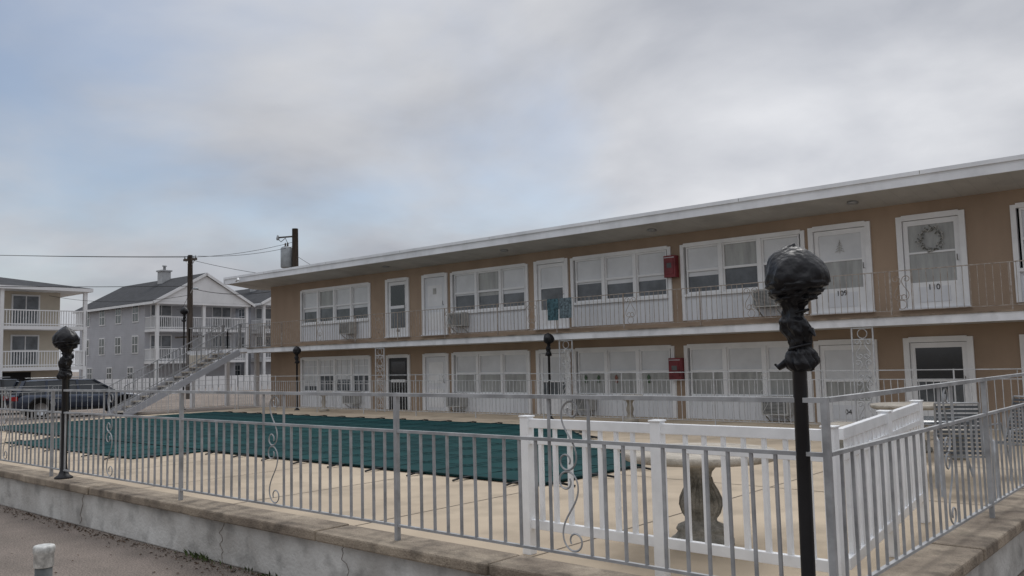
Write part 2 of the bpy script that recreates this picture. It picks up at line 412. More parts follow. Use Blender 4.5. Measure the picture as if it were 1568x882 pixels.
def door(x0,x1,zb,kind,low):
    zt=1.99 if low else 4.67
    t=.10; yf=FYB-.05
    fr.box(x0-.02,x0+t,yf,FYB+.12,zb,zt,'frame'); fr.box(x1-t,x1+.02,yf,FYB+.12,zb,zt,'frame'); fr.box(x0+t,x1-t,yf,FYB+.12,zt-t,zt+.02,'frame')
    fr.box(x0-.04,x1+.04,yf-.04,FYB+.1,zb-.03,zb,'panel')
    a,b=x0+t+.01,x1-t-.01
    if low and kind in('tree',): kind='solid2'
    if low and kind=='wreath': kind='darktop'
    if kind=='dark':
        fr.box(a,b,FYB+.0,FYB+.04,zb,zt-t-.01,'blackdoor' if low else 'frame')
        gl.box(a+.12,b-.12,FYB-.008,FYB-.001,zb+.30,zb+.98,'screen' if not low else 'darkglass'); gl.box(a+.12,b-.12,FYB-.008,FYB-.001,zb+1.08,zt-t-.13,'darkglass')
        fr.box(a+.1,b-.1,FYB-.012,FYB-.002,zb+.98,zb+1.08,'frame')
    elif kind=='solid':
        fr.box(a,b,FYB+.0,FYB+.04,zb,zt-t-.01,'panel')
        for (u0,u1) in ((.15,.75),(.95,1.65)):
            fr.box(a+.14,b-.14,FYB-.012,FYB-.002,zb+u0,zb+u1,'frame')
        if not low: fr.box((a+b)/2-.07,(a+b)/2+.07,FYB-.03,FYB-.013,zb+1.35,zb+1.55,'acbox')
    else:
        fr.box(a,b,FYB+.0,FYB+.04,zb,zb+.55,'frame')
        fr.box(a,a+.10,FYB,FYB+.04,zb+.55,zt-t-.01,'frame'); fr.box(b-.10,b,FYB,FYB+.04,zb+.55,zt-t-.01,'frame'); fr.box(a+.1,b-.1,FYB,FYB+.04,zt-t-.12,zt-t-.01,'frame')
        zm=zb+(1.20 if not low else 1.0)
        tk,bk={'glass':('blind','screen'),'tree':('blind','curtain'),'wreath':('curtain','curtain'),'darktop':('darkglass','screen'),'solid2':('blind','curtain')}[kind]
        gl.box(a+.1,b-.1,FYB+.02,FYB+.027,zm,zt-t-.12,tk); gl.box(a+.1,b-.1,FYB+.02,FYB+.027,zb+.55,zm,bk)
        fr.box(a+.1,b-.1,FYB+.0,FYB+.03,zm-.02,zm+.02,'frame')
        if kind in('tree','wreath','solid2'): fr.box(a+.24,b-.24,FYB-.01,FYB-.002,zb+.12,zb+.45,'panel')
        if kind=='wreath':
            cx=(a+b)/2; cz=zb+1.47
            for i in range(90):
                an=i/90*2*math.pi; r_=.23+rw.uniform(-.05,.05)
                p=Vector((cx+r_*math.cos(an),FYB-.02+rw.uniform(-.02,.01),cz+r_*math.sin(an)))
                q=p+Vector((rw.uniform(-.06,.06),-.01,rw.uniform(-.06,.06)))
                fr.tube([p,q],.012,'acbox' if i%2 else 'wreath',5)
        if kind=='tree':
            cx=(a+b)/2; zc_=zb+1.42
            for i in range(4):
                z0_=zc_+i*.06; wd=.10-.022*i
                fr.tube([(cx-wd,FYB-.005,z0_-.02),(cx,FYB-.005,z0_+.03),(cx+wd,FYB-.005,z0_-.02)],.007,'acbox',5)
            fr.tube([(cx,FYB-.005,zc_-.06),(cx,FYB-.005,zc_+.26)],.006,'acbox',5)
    fr.tube([(b-.05,yf+.02,zb+.98),(b-.05,yf-.03,zb+.98),(b-.05,yf-.03,zb+1.1)],.012,'steel',6)
for o in ops:
    for low in (False,True):
        zb=.06 if low else 2.64
        if o[0]=='w': win(o[1],o[2],zb,o[3],low)
        else: door(o[1],o[2],zb,o[3],low)
fr.build('window_and_door_frames',motel); gl.build('window_panes',motel)
def text(t,x,y,z,size):
    c=bpy.data.curves.new('door_number','FONT'); c.body=t; c.size=size; c.extrude=.003; c.align_x='CENTER'; c.materials.append(M['black'])
    o=bpy.data.objects.new('door_number',c); S.collection.objects.link(o); o.location=(x,y,z); o.rotation_euler=(rad(90),0,0); o.parent=motel
text('109',-7.2,FYB-.016,3.02,.17); text('110',-5.22,FYB-.016,3.02,.17); text('107',-15.78,FYB-.006,2.95,.13); text('04',-7.2,FYB-.016,.30,.16); text('103',-22.7,FYB-.006,2.8,.12)

s=MB()
s.box(-30.35,XW1,EY+.03,FYB,2.27,2.43,'slabtan')
s.box(-30.4,XW1,EY-.02,EY+.03,2.25,2.42,'slabedge')
rs=random.Random(4); x=-30.38
while x<XW1:
    x2=min(x+rs.uniform(.5,1.4),XW1); s.box(x,x2-.004,EY-.05+rs.uniform(-.01,.01),EY+.06,2.421,2.455+rs.uniform(-.008,.004),'slabtan'); x=x2
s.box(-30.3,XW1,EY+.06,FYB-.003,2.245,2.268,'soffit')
s.build('walkway_slab',motel)
r=MB()
RY=18.48
r.box(-31.9,XW1+1,RY-.02,RY+.03,5.10,5.37,'fascia')
r.box(-31.9,XW1+1,RY-.055,RY-.02,5.30,5.385,'fascia')
r.box(-31.95,-31.9,RY-.055,29.2,5.10,5.385,'fascia')
r.box(-31.9,XW1+1,RY+.03,29.2,5.20,5.34,'roofing')
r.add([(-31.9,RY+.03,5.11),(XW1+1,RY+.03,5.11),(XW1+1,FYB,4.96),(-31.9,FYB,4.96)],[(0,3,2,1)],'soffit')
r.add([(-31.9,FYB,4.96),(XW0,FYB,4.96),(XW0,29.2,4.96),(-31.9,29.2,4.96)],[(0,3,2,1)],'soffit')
for i in range(110):
    xx=-31.2+i*.37
    r.add([(xx,RY+.03,5.107),(xx+.010,RY+.03,5.107),(xx+.010,FYB,4.957),(xx,FYB,4.957)],[(0,3,2,1)],'acbox')
for xx in (-6.6,-11.8,-17,-22.5): r.lathe((xx,19.1,5.0),[(.12,0),(.12,.05)],'steel',16)
for xx in range(-29,10,4): r.box(xx,xx+.008,RY-.0575,RY-.0555,5.31,5.38,'joint')
r.tube([(-30.9,RY-.1,5.16),(-30.5,RY-.25,5.22),(-30.3,RY-.35,5.12)],.04,'white',8)
r.build('flat_roof',motel)
rl=MB()
Y=EY+.03; zt=3.38; zb=2.55
rl.beam((-30.3,Y,zt),(XW1,Y,zt),.03,.018,'oldrail'); rl.beam((-30.3,Y,zb),(XW1,Y,zb),.024,.012,'oldrail')
x=-30.3; i=0; panels=[-29+3.35*k for k in range(12)]
while x<XW1:
    if not any(abs(x-p)<.2 for p in panels): rl.beam((x,Y,zb),(x,Y,zt),.010,.010,'oldrail')
    x+=.135
for p in panels:
    for sg in(-1,1): rl.beam((p+sg*.2,Y,zb),(p+sg*.2,Y,zt),.014,.014,'oldrail')
    scroll3(rl,p-.08,(zt+zb)/2+.05,.5,'x',Y,.008,'oldrail',1); scroll3(rl,p+.08,(zt+zb)/2+.05,.5,'x',Y,.008,'oldrail',-1)
    rl.tube([(p+.09*math.cos(a),Y,zb+.12+.09*math.sin(a)) for a in [k*math.pi/8 for k in range(17)]],.007,'oldrail',4)
x=-30.3
while x<XW1: rl.beam((x,Y,2.43),(x,Y,zt),.026,.026,'oldrail'); x+=2.23
rl.build('balcony_railing',motel)
oc=MB()
for cx in (-22.3,-14.4,-6.4,1.6):
    wd=.22
    for sg in(-1,1):
        oc.beam((cx+sg*wd,Y,DZ),(cx+sg*wd,Y,2.25),.028,.028,'whiterail')
    oc.beam((cx-wd,Y,2.22),(cx+wd,Y,2.22),.03,.03,'whiterail'); oc.beam((cx-wd,Y,DZ+.06),(cx+wd,Y,DZ+.06),.03,.03,'whiterail'); oc.beam((cx-wd,Y,1.98),(cx+wd,Y,1.98),.02,.02,'whiterail')
    oc.tube([(cx+.1*math.cos(a),Y,2.10+.1*math.sin(a)) for a in [k*math.pi/8 for k in range(17)]],.009,'whiterail',4)
    z=.35
    for k in range(4):
        scroll3(oc,cx-.09,z+.1,.40,'x',Y,.011,'whiterail',1); scroll3(oc,cx+.09,z+.1,.40,'x',Y,.011,'whiterail',-1); z+=.44
oc.build('scrollwork_columns',motel)

def cabinet(x0,x1,z0,z1):
    mb=MB(); mb.box(x0,x1,FYB-.2,FYB-.001,z0,z1,'red'); mb.box(x0+.05,x1-.05,FYB-.215,FYB-.2,z0+.08,z1-.08,'red')
    mb.box(x0+.10,x1-.10,FYB-.219,FYB-.2155,z0+.25,z1-.2,'acdark'); mb.box(x0+.02,x1-.02,FYB-.206,FYB-.2005,z1-.06,z1-.045,'panel')
    mb.build('fire_extinguisher_cabinet',bevel=.01)
cabinet(-11.79,-11.45,3.80,4.38); cabinet(-11.76,-11.40,1.10,1.67)
def ac(x0,z0,w_=.66,h_=.44):
    mb=MB(); y0=FYB-.36
    mb.box(x0,x0+w_,y0,FYB-.02,z0,z0+h_,'acbox')
    mb.box(x0+.04,x0+w_-.04,y0-.006,y0-.001,z0+.04,z0+h_-.04,'acdark')
    n=11
    for i in range(n): zz=z0+.06+i*(h_-.12)/(n-1); mb.box(x0+.05,x0+w_-.05,y0-.014,y0-.0065,zz-.005,zz+.005,'acbox')
    for i in range(4): xx=x0+.1+i*(w_-.2)/3; mb.box(xx-.006,xx+.006,y0-.018,y0-.0145,z0+.05,z0+h_-.05,'acbox')
    mb.beam((x0+.08,y0+.05,z0-.02),(x0+.08,FYB-.02,z0-.2),.025,.025,'acbox'); mb.beam((x0+w_-.08,y0+.05,z0-.02),(x0+w_-.08,FYB-.02,z0-.2),.025,.025,'acbox')
    mb.build('window_air_conditioner',bevel=.006)
for x_,z_ in ((-25.6,2.82),(-19.85,2.85),(-9.25,2.85),(-25.4,.28),(-20.0,.26),(-14.9,.26),(-9.15,.26),(-2.0,2.85)): ac(x_,z_)
nx=24;nz=8
for x0,wd,L,kk in ((-15.0,.40,.60,'towel'),(-14.58,.44,.56,'towel2')):
    vs=[];tw=MB()
    for j in range(nz+1):
        for i in range(nx+1):
            xx=x0+wd*i/nx; zz=zt+.015-L*j/nz; yy=Y-.03+.014*math.sin(i*1.1+j*.3)*(.3+j/nz)
            vs.append((xx,yy,zz))
    tw.add(vs,[(j*(nx+1)+i,j*(nx+1)+i+1,(j+1)*(nx+1)+i+1,(j+1)*(nx+1)+i) for j in range(nz) for i in range(nx)],kk,True)
    tw.build('beach_towel')

# ------------------------------------------------------------ landing and staircase
st=empty('outdoor_staircase'); a=MB()
a.box(-35.2,-30.42,EY,20.6,2.30,2.44,'slabedge'); a.box(-35.15,-30.45,EY+.05,20.55,2.441,2.452,'slabtan')
for px_,py_ in ((-35,18.75),(-35,20.4),(-32.6,20.4)): a.box(px_-.08,px_+.08,py_-.08,py_+.08,0,2.3,'housewhite')
x0,x1=-32.3,-31.0; yt,yb=18.6,14.0
a.beam((x0,yt,2.30),(x0,yb,.05),.06,.24,'siding'); a.beam((x1,yt,2.30),(x1,yb,.05),.06,.24,'siding')
N=14
for i in range(1,N):
    y=yt-(yt-yb)*i/N; z=2.44-(2.44)*i/N; a.box(x0+.04,x1-.04,y-.16,y+.14,z-.045,z,'stonetop')
def rail(p,q,base,n,k='galv'):
    p=Vector(p);q=Vector(q)
    for h_ in (1.0,.12): a.beam(p+Vector((0,0,h_)),q+Vector((0,0,h_)),.03,.03,k)
    for i in range(n+1):
        c=p.lerp(q,i/n); th=.04 if i%6==0 else .014
        a.beam(c+Vector((0,0,.0)),c+Vector((0,0,1.0)),th,th,k)
rail((x0,yt,2.44),(x0,yb,.1),0,30); rail((x1,yt,2.44),(x1,yb,.1),0,30)
rail((-35.15,EY+.05,2.44),(x0,EY+.05,2.44),0,18); rail((x1,EY+.05,2.44),(-30.4,EY+.05,2.44),0,5)
rail((-35.15,EY+.05,2.44),(-35.15,20.5,2.44),0,12); rail((-35.15,20.5,2.44),(-30.7,20.5,2.44),0,30)
a.build('stairs_and_landing',st)
sb=MB(); sb.box(-34.9,-33.3,EY-.06,EY-.02,1.75,2.25,'sidebeige'); sb.box(-34.95,-33.25,EY-.02,EY,1.70,2.30,'white'); sb.build('sign_board',st)

# ------------------------------------------------------------ concrete table, birdbaths
def table(x,y,r=.66,h=.80):
    e=empty('concrete_table'); mb=MB()
    mb.lathe((x,y,DZ),[(.25,0),(.265,.02),(.265,.06),(.22,.09),(.20,.12),(.215,.145),(.20,.17),(.135,.20),(.125,.23),(.155,.28),(.175,.34),(.17,.39),(.145,.45),(.11,.51),(.095,.57),(.105,.62),(.15,.67),(.21,.71),(.22,h-.06)],'stone',48,jit=.02)
    for k in range(18):
        an=k/18*2*math.pi
        mb.tube([(x+q*math.cos(an),y+q*math.sin(an),DZ+z_) for q,z_ in ((.12,.235),(.152,.28),(.174,.35),(.168,.40),(.14,.46),(.105,.52),(.092,.57))],.014,'stone',6)
    mb.build('pedestal',e)
    mb=MB(); mb.lathe((x,y,DZ),[(r-.10,h-.075),(r-.03,h-.07),(r,h-.05),(r,h-.012),(r-.015,h),(.3,h+.001)],'stonetop',56,jit=.004); mb.build('top',e)
table(-3.69,6.59)
table(-4.3,14.6,.62,.76)
def birdbath(x,y,s_=1):
    mb=MB(); mb.lathe((x,y,DZ),[(.20*s_,0),(.20*s_,.06),(.10*s_,.12),(.07*s_,.2),(.10*s_,.32),(.065*s_,.45),(.09*s_,.52),(.28*s_,.58),(.34*s_,.66),(.33*s_,.67),(.2*s_,.61),(.02,.60)],'stonetop',28,jit=.02); mb.build('birdbath')
birdbath(-12.05,18.15); birdbath(-24.7,18.1,.85)
def bench(x,y,ang):
    e=empty('concrete_bench'); mb=MB(); vs=[];n=16;R0,R1=.95,1.28
    for z in (DZ+.36,DZ+.43):
        for i in range(n+1):
            t=ang-.5+i/n
            for R_ in(R0,R1): vs.append((x+R_*math.cos(t),y+R_*math.sin(t),z))
    k=2*(n+1); fs=[]
    for i in range(n):
        a_=2*i; fs+=[(a_,a_+2,a_+3,a_+1),(k+a_,k+a_+1,k+a_+3,k+a_+2),(a_,k+a_,k+a_+2,a_+2),(a_+1,a_+3,k+a_+3,k+a_+1)]
    fs+=[(0,1,k+1,k),(2*n,k+2*n,k+2*n+1,2*n+1)]
    mb.add(vs,fs,'stonetop')
    for t in (ang-.32,ang+.32):
        mb.lathe((x+1.11*math.cos(t),y+1.11*math.sin(t),DZ),[(.12,0),(.12,.05),(.07,.12),(.09,.22),(.07,.3),(.11,.36)],'stone',20,jit=.02)
    mb.build('seat_and_legs',e)
bench(-4.3,14.6,rad(200)); bench(-4.3,14.6,rad(300))

def chair(x,y,ang):
    e=empty('patio_chair'); mb=MB()
    def T(p): c,s_=math.cos(ang),math.sin(ang); return (x+p[0]*c-p[1]*s_,y+p[0]*s_+p[1]*c,DZ+p[2])
    for sx in (-.27,.27):
        mb.tube([T(p) for p in ((sx,.30,0),(sx,.27,.40),(sx,.26,.60),(sx,-.20,.64),(sx,-.26,.42),(sx,-.34,0))],.014,'galv',6)
        mb.tube([T(p) for p in ((sx*.9,.25,.43),(sx*.9,-.22,.40),(sx*.9,-.30,.60),(sx*.85,-.42,.98))],.014,'galv',6)
    mb.add([T(p) for p in ((-.24,.25,.425),(.24,.25,.425),(.24,-.22,.395),(-.24,-.22,.395))],[(0,1,2,3)],'mesh')
    n=12
    for i in range(n):
        t0=i/n; t1=t0+.055
        def q(t,sx): return T((sx*(.24-.02*t),-.225-.185*t,.41+.56*t))
        mb.add([q(t0,-1),q(t0,1),q(t1,1),q(t1,-1)],[(0,1,2,3)],'mesh')
    mb.tube([T((-.23,-.42,.98)),T((.23,-.42,.98))],.014,'galv',6)
    mb.build('frame_and_sling',e)
chair(-2.6,10.6,rad(200)); chair(-2.5,12.3,rad(150))
pt=empty('patio_table'); mb=MB(); px_,py_=-3.3,11.8
mb.lathe((px_,py_,DZ),[(.55,.70),(.56,.715),(.55,.73)],'screen',36)
for k in range(4):
    an=k*math.pi/2+.5; mb.tube([(px_+.50*math.cos(an),py_+.5*math.sin(an),DZ),(px_+.40*math.cos(an),py_+.4*math.sin(an),DZ+.4),(px_+.5*math.cos(an),py_+.5*math.sin(an),DZ+.7)],.016,'galv',6)
mb.tube([(px_+.55*math.cos(k*math.pi/12),py_+.55*math.sin(k*math.pi/12),DZ+.70) for k in range(25)],.016,'galv',6)
mb.build('table_frame',pt)

mb=MB(); mb.lathe((-5.36,1.97,0),[(.046,0),(.046,.60)],'pvcgrey',24); v=mb.build('vent_pipe')
mb=MB(); mb.lathe((-5.36,1.97,.58),[(.050,0),(.053,.004),(.053,.078),(.057,.082),(.058,.112),(.054,.121),(.042,.124),(.02,.1245)],'pvcwhite',32,jit=.006); mb.build('pipe_cap',v)

# ------------------------------------------------------------ cars
def car(x,y,ang,paint,L=4.75,W=1.88,H=1.72):
    e=empty('parked_car'); e.location=(x,y,0); e.rotation_euler=(0,0,ang)
    mb=MB()
    hw=W/2; q_=H/1.72
    st_=[(-2.36,.74,.45,.95),(-2.30,.84,.38,1.02),(-2.0,.92,.32,1.06),(-1.2,.94,.28,1.05),(0,.94,.26,1.02),(.85,.94,.28,1.00),(1.3,.93,.3,1.0),(1.9,.90,.32,.94),(2.2,.84,.36,.86),(2.36,.74,.42,.74),(2.39,.6,.46,.66)]
    k=L/4.75; vs=[]
    for (sx,h_,zb_,zt_) in st_:
        zt_*=q_
        sec=[(h_*.90,zb_),(h_*.99,zb_+.12),(h_,zb_+(zt_-zb_)*.5),(h_*.985,zt_-.1),(h_*.93,zt_),(0,zt_+.025)]
        ring=[(sx*k,-a_,b_) for a_,b_ in sec]+[(sx*k,a_,b_) for a_,b_ in reversed(sec[:-1])]
        vs+=ring
    n=11; N_=len(st_)
    fs=[(i*n+j,(i+1)*n+j,(i+1)*n+j+1,i*n+j+1) for i in range(N_-1) for j in range(n-1)]+[(i*n+n-1,(i+1)*n+n-1,(i+1)*n,i*n) for i in range(N_-1)]
    fs+=[tuple(range(n)),tuple((N_-1)*n+j for j in reversed(range(n)))]
    mb.add(vs,fs,paint,True)
    g_=[(-1.95,.66,H-.08),(-1.5,.66,H-.01),(-.4,.68,H),(.35,.66,H-.04)]
    vs=[];
    for a_,h_,z_ in g_: vs+=[(a_,-h_,z_-.05),(a_,-h_*.85,z_),(a_,h_*.85,z_),(a_,h_,z_-.05)]
    fs=[(i*4+j,(i+1)*4+j,(i+1)*4+j+1,i*4+j+1) for i in range(3) for j in range(3)]
    mb.add(vs,fs,paint,True)
    bz=1.01*q_
    gv=[(-2.16,-.82,bz),(1.25,-.82,bz),(1.25,.82,bz),(-2.16,.82,bz),(-1.93,-.645,H-.06),(.35,-.645,H-.055),(.35,.645,H-.055),(-1.93,.645,H-.06)]
    mb.add(gv,[(0,1,5,4),(2,3,7,6),(1,2,6,5),(3,0,4,7),(4,5,6,7)],'darkglass')
    for sg in(-1,1):
        for a0,a1 in (((-2.16,.83),(-1.93,.665)),((-1.25,.835),(-1.2,.67)),((-.15,.835),(-.2,.67)),((1.27,.83),(.37,.665))):
            mb.beam((a0[0],sg*a0[1],bz),(a1[0],sg*a1[1],H-.05),.08 if a0[0]>-2 else .16,.05,paint)
        for wx in(-1.42,1.45):
            mb.tube([(wx,sg*(hw-.22),.35),(wx,sg*(hw+.004),.35)],.36,'tyre',28)
            mb.tube([(wx,sg*(hw-.02),.35),(wx,sg*(hw+.012),.35)],.23,'rim',20)
            mb.tube([(wx+.40*math.cos(t),sg*(hw-.012),.35+.40*math.sin(t)) for t in [q*math.pi/12 for q in range(-1,14)]],.035,'tyre',6)
        mb.box(.75,.95,min(sg*.93,sg*1.1),max(sg*.93,sg*1.1),bz+.02,bz+.15,paint)
        mb.box(2.1,2.32,min(sg*.62,sg*.87),max(sg*.62,sg*.87),.66*q_,.80*q_,'headl')
        mb.box(-2.36,-2.15,min(sg*.66,sg*.88),max(sg*.66,sg*.88),.82*q_,1.0*q_,'lampred')
        for dx in(-1.22,-.15,.95): mb.box(dx-.006,dx+.006,min(sg*.935,sg*.945),max(sg*.935,sg*.945),.45,.95*q_,'tyre')
        for dx in(-.95,.1): mb.box(dx,dx+.18,min(sg*.935,sg*.965),max(sg*.935,sg*.965),.86*q_,.89*q_,'rim')
        mb.tube([(-1.7,sg*.6,H+.04),(.1,sg*.6,H+.05)],.018,'rim',6)
        mb.box(-1.0,1.0,min(sg*.90,sg*.952),max(sg*.90,sg*.952),.27,.36,'tyre')
    mb.box(2.36,2.42,-.45,.45,.42,.62,'tyre'); mb.box(2.41,2.43,-.26,.26,.45,.55,'housewhite')
    mb.build('body',e)
car(-33.9,13.55,rad(80),'carblue',H=1.42,L=4.6); car(-38.9,12.6,rad(84),'carblack',H=1.46)

# ------------------------------------------------------------ houses
def hwin(mb,axis,c,sg,u,z,w_,h_,frame='housewhite'):
    def bx(u0,u1,d0,d1,z0,z1,k):
        a_,b_=sorted((c+sg*d0,c+sg*d1))
        if axis=='x': mb.box(u0,u1,a_,b_,z0,z1,k)
        else: mb.box(a_,b_,u0,u1,z0,z1,k)
    bx(u-w_/2-.1,u+w_/2+.1,.0,.05,z-h_/2-.1,z+h_/2+.1,frame)
    bx(u-w_/2,u+w_/2,.05,.065,z-h_/2,z+h_/2,'screen'); bx(u-w_/2,u+w_/2,.065,.08,z-.03,z+.03,frame); bx(u-.03,u+.03,.065,.081,z-h_/2,z+h_/2,frame)
def balcony(mb,x0,x1,y0,y1,z,sides):
    mb.box(x0,x1,y0,y1,z-.22,z,'housewhite')
    def rr(p,q):
        p=Vector(p);q=Vector(q);L=(q-p).length
        for h_ in(1.0,.12): mb.beam(p+Vector((0,0,h_)),q+Vector((0,0,h_)),.07,.07,'housewhite')
        n=int(L/.16)
        for i in range(n+1): c=p.lerp(q,i/n); mb.beam(c,c+Vector((0,0,1.0)),.04,.04,'housewhite')
    if 'e' in sides: rr((x1-.05,y0,z),(x1-.05,y1,z))
    if 's' in sides: rr((x0,y0+.05,z),(x1,y0+.05,z))
    if 'n' in sides: rr((x0,y1-.05,z),(x1,y1-.05,z))
def gable_house(x0,x1,y0,y1,eave,apex,wallk,floors,bal=2.0,name='apartment_house'):
    e=empty(name); mb=MB()
    mb.box(x0,x1,y0,y1,0,eave,wallk)
    ym=(y0+y1)/2; o=.45
    mb.add([(x1+.001,y0,eave),(x1+.001,y1,eave),(x1+.001,ym,apex-.1)],[(0,1,2)],wallk)
    xe=x1+bal+.3
    mb.add([(xe,y0-.2,eave-.05),(xe,y1+.2,eave-.05),(xe,ym,apex-.12)],[(0,1,2)],'housewhite')
    for sg,ye in((1,y0-o),(-1,y1+o)):
        zz=eave-.18
        P=[(x0-o,ye,zz),(xe+.15,ye,zz),(xe+.15,ym,apex),(x0-o,ym,apex)]
        mb.add(P+[(p[0],p[1],p[2]+.14) for p in P],[(0,1,2,3),(4,7,6,5),(0,4,5,1),(1,5,6,2),(2,6,7,3),(3,7,4,0)],'shingle')
        mb.beam((x0-o,ye-.03*sg,zz),(xe+.15,ye-.03*sg,zz),.06,.2,'housewhite')
        mb.beam((xe+.17,ye,zz+.02),(xe+.17,ym,apex+.02),.06,.22,'housewhite')
    mb.box(x1,xe,y0-.15,y1+.15,eave-.25,eave-.06,'housewhite')
    for z in floors: balcony(mb,x1,x1+bal,y0,y1,z,'esn')
    for yy in (y0+.1,ym,y1-.1): mb.box(x1+bal-.15,x1+bal+.1,yy-.12,yy+.12,0,eave-.2,'housewhite')
    for z in [f+1.35 for f in floors]:
        for yy in (y0+1.4,y1-1.4): hwin(mb,'y',x1,1,yy,z-.15,1.7,1.9)
        n=4
        for i in range(n): hwin(mb,'x',y0,-1,x0+(x1-x0)*(i+.5)/n,z+.1,.95,1.35)
    for i in range(3): hwin(mb,'x',y0,-1,x0+(x1-x0)*(i+.6)/3.2,1.4,.9,.9)
    mb.box(x1-.02,x1+.04,y0+1,y1-1,.05,2.1,'siding')
    for z in [k*.2 for k in range(1,int(eave/.2))]: mb.box(x0,x1,y0-.012,y0-.001,z,z+.012,wallk)
    mb.box(x1-4.6,x1-3.7,ym-.9,ym-.1,apex-.9,apex+.75,'brickc'); mb.box(x1-4.7,x1-3.6,ym-1.0,ym,apex+.75,apex+.87,'brickc')
    mb.lathe((x1-4.1,ym-.5,apex+.87),[(.12,0),(.12,.35),(.2,.36),(.2,.45)],'steel',12)
    mb.build('house_body',e)
gable_house(-83,-70,33.2,41.6,7.3,9.7,'siding',(2.35,5.0))
gable_house(-83,-71,43.8,51,7.6,9.5,'siding',(2.35,5.0))
gable_house(-84,-72,54,62,7.6,9.9,'sidebeige',(2.35,5.0))
e=empty('beige_apartment_house'); mb=MB()
hx0,hx1,hy0,hy1,ev,rz=-76,-60,6,22.7,6.9,8.8
mb.box(hx0,hx1,hy0,hy1,0,ev,'sidebeige')
o=1.8
A=[(hx0-.5,hy0-.5,ev),(hx1+o,hy0-.5,ev),(hx1+o,hy1+1.4,ev),(hx0-.5,hy1+1.4,ev)]; R_=[((hx0+hx1)/2+1,hy0+7,rz),((hx0+hx1)/2+1,hy1-5.5,rz)]
mb.add([(p[0],p[1],p[2]+.22) for p in A]+R_,[(0,1,4),(1,2,5,4),(2,3,5),(3,0,4,5)],'shingle')
mb.box(hx0-.5,hx1+o,hy0-.5,hy1+1.4,ev,ev+.21,'housewhite')
for z in (2.0,4.6):
    balcony(mb,hx1,hx1+1.6,hy0,hy1+1.1,z,'en')
    for yy in (8.5,11.5,14.5,17.5,20.6): hwin(mb,'y',hx1,1,yy,z+1.1,1.5,1.8)
for yy in (hy1+1.0,hy1-4,hy1-8,hy0+1): mb.box(hx1+1.4,hx1+1.62,yy-.11,yy+.11,0,ev,'housewhite')
mb.box(hx1-.01,hx1+.02,8,21,.1,1.7,'darkin')
mb.build('house_body',e)
mb=MB(); 
for i in range(60): mb.box(-56+.0,-55.96,8+i*.5,8+i*.5+.42,0,1.1,'housewhite')
mb.build('picket_fence')
mb=MB(); mb.box(-45,-32,31,31.15,0,1.8,'sidebeige'); 
for i in range(7): mb.box(-45+i*2.1,-44.85+i*2.1,30.93,31.0,0,1.95,'sidebeige')
mb.build('board_fence')

# ------------------------------------------------------------ poles and wires
def upole(x,y,h,arm_dir,can=False,arms=1):
    e=empty('utility_pole'); mb=MB()
    mb.tube([(x,y,0),(x+.03,y,h*.5),(x,y,h)],.15,'wood',12,radii=[.19,.165,.13] if not can else [.22,.20,.175])
    a=Vector(arm_dir).normalized()
    for i in range(arms):
        z=h-.25-i*4.0
        p=Vector((x,y,z)); mb.beam(p-a*.5,p+a*.5,.1,.12,'wood')
        for t in(-.42,-.2,.2,.42): mb.lathe(tuple(p+a*t+Vector((0,0,.06))),[(.035,0),(.05,.04),(.035,.08),(.05,.12),(.02,.16)],'can',10)
        mb.beam(p-a*.4-Vector((0,0,.0)),p-Vector((0,0,.45)),.03,.03,'steel'); mb.beam(p+a*.4,p-Vector((0,0,.45)),.03,.03,'steel')
    if can:
        mb.lathe((x-.46,y-.28,h-2.3),[(.30,0),(.34,.05),(.34,1.15),(.30,1.21),(.22,1.25),(.05,1.27)],'can',24)
        for q in (-.12,.12): mb.lathe((x-.46+q,y-.28,h-1.05),[(.04,0),(.06,.05),(.04,.1),(.06,.15),(.02,.25)],'wood',10)
        mb.tube([(x-.42,y-.25,h-.8),(x-.7,y-.2,h-.5),(x-1.0,y-.3,h-.7),(x-1.3,y-.3,h-.5)],.02,'wire',6)
        mb.beam((x,y,h-.45),(x-1.1,y-.45,h-.45),.08,.08,'wood'); mb.lathe((x-1.1,y-.45,h-.6),[(.08,0),(.1,.1),(.05,.3)],'can',10)
    else:
        mb.tube([(x,y,h-2.2),(x+.7,y-.2,h-1.95),(x+1.1,y-.3,h-1.95)],.03,'steel',6); mb.lathe((x+1.2,y-.3,h-2.05),[(.12,0),(.16,.06),(.05,.12)],'can',12)
        for q in (h-4.6,): mb.beam((x-1.1,y-.25,q),(x+1.1,y+.25,q),.09,.10,'wood')
    mb.build('pole',e)
upole(-45,23.9,8.05,(1,.25,0),arms=1); upole(-42.3,29,9.75,(1,.3,0),can=True,arms=0); upole(-57,-5,8.3,(1,.25,0))
pw=MB()
def wire(p,q,sag=.4,r=.012):
    p=Vector(p);q=Vector(q); pw.tube([p.lerp(q,i/14)-Vector((0,0,sag*4*(i/14)*(1-i/14))) for i in range(15)],r,'wire',5)
for t in(-.42,.2,.42): wire((-45+t,23.9+t*.25,7.95),(-57+t,-5+t*.25,8.2),.35+t*.1,.010); 
for t in(-.3,.6): wire((-45+t,23.9+t*.2,7.95),(-42.3,29,8.9-t*.3),.2)
wire((-45,23.9,6.3),(-57,-5,6.5),.3,.016); wire((-45,23.9,6.2),(-31.9,22,5.2),.35,.016); wire((-45,23.9,7.8),(-31.5,26,5.6),.3); wire((-42.3,29,8.2),(-31,26,5.5),.4)
wire((-45,23.9,6.0),(-70,36,6.8),.4); wire((-45,23.9,5.8),(-60,22,6.7),.4)
pw.build('power_lines')

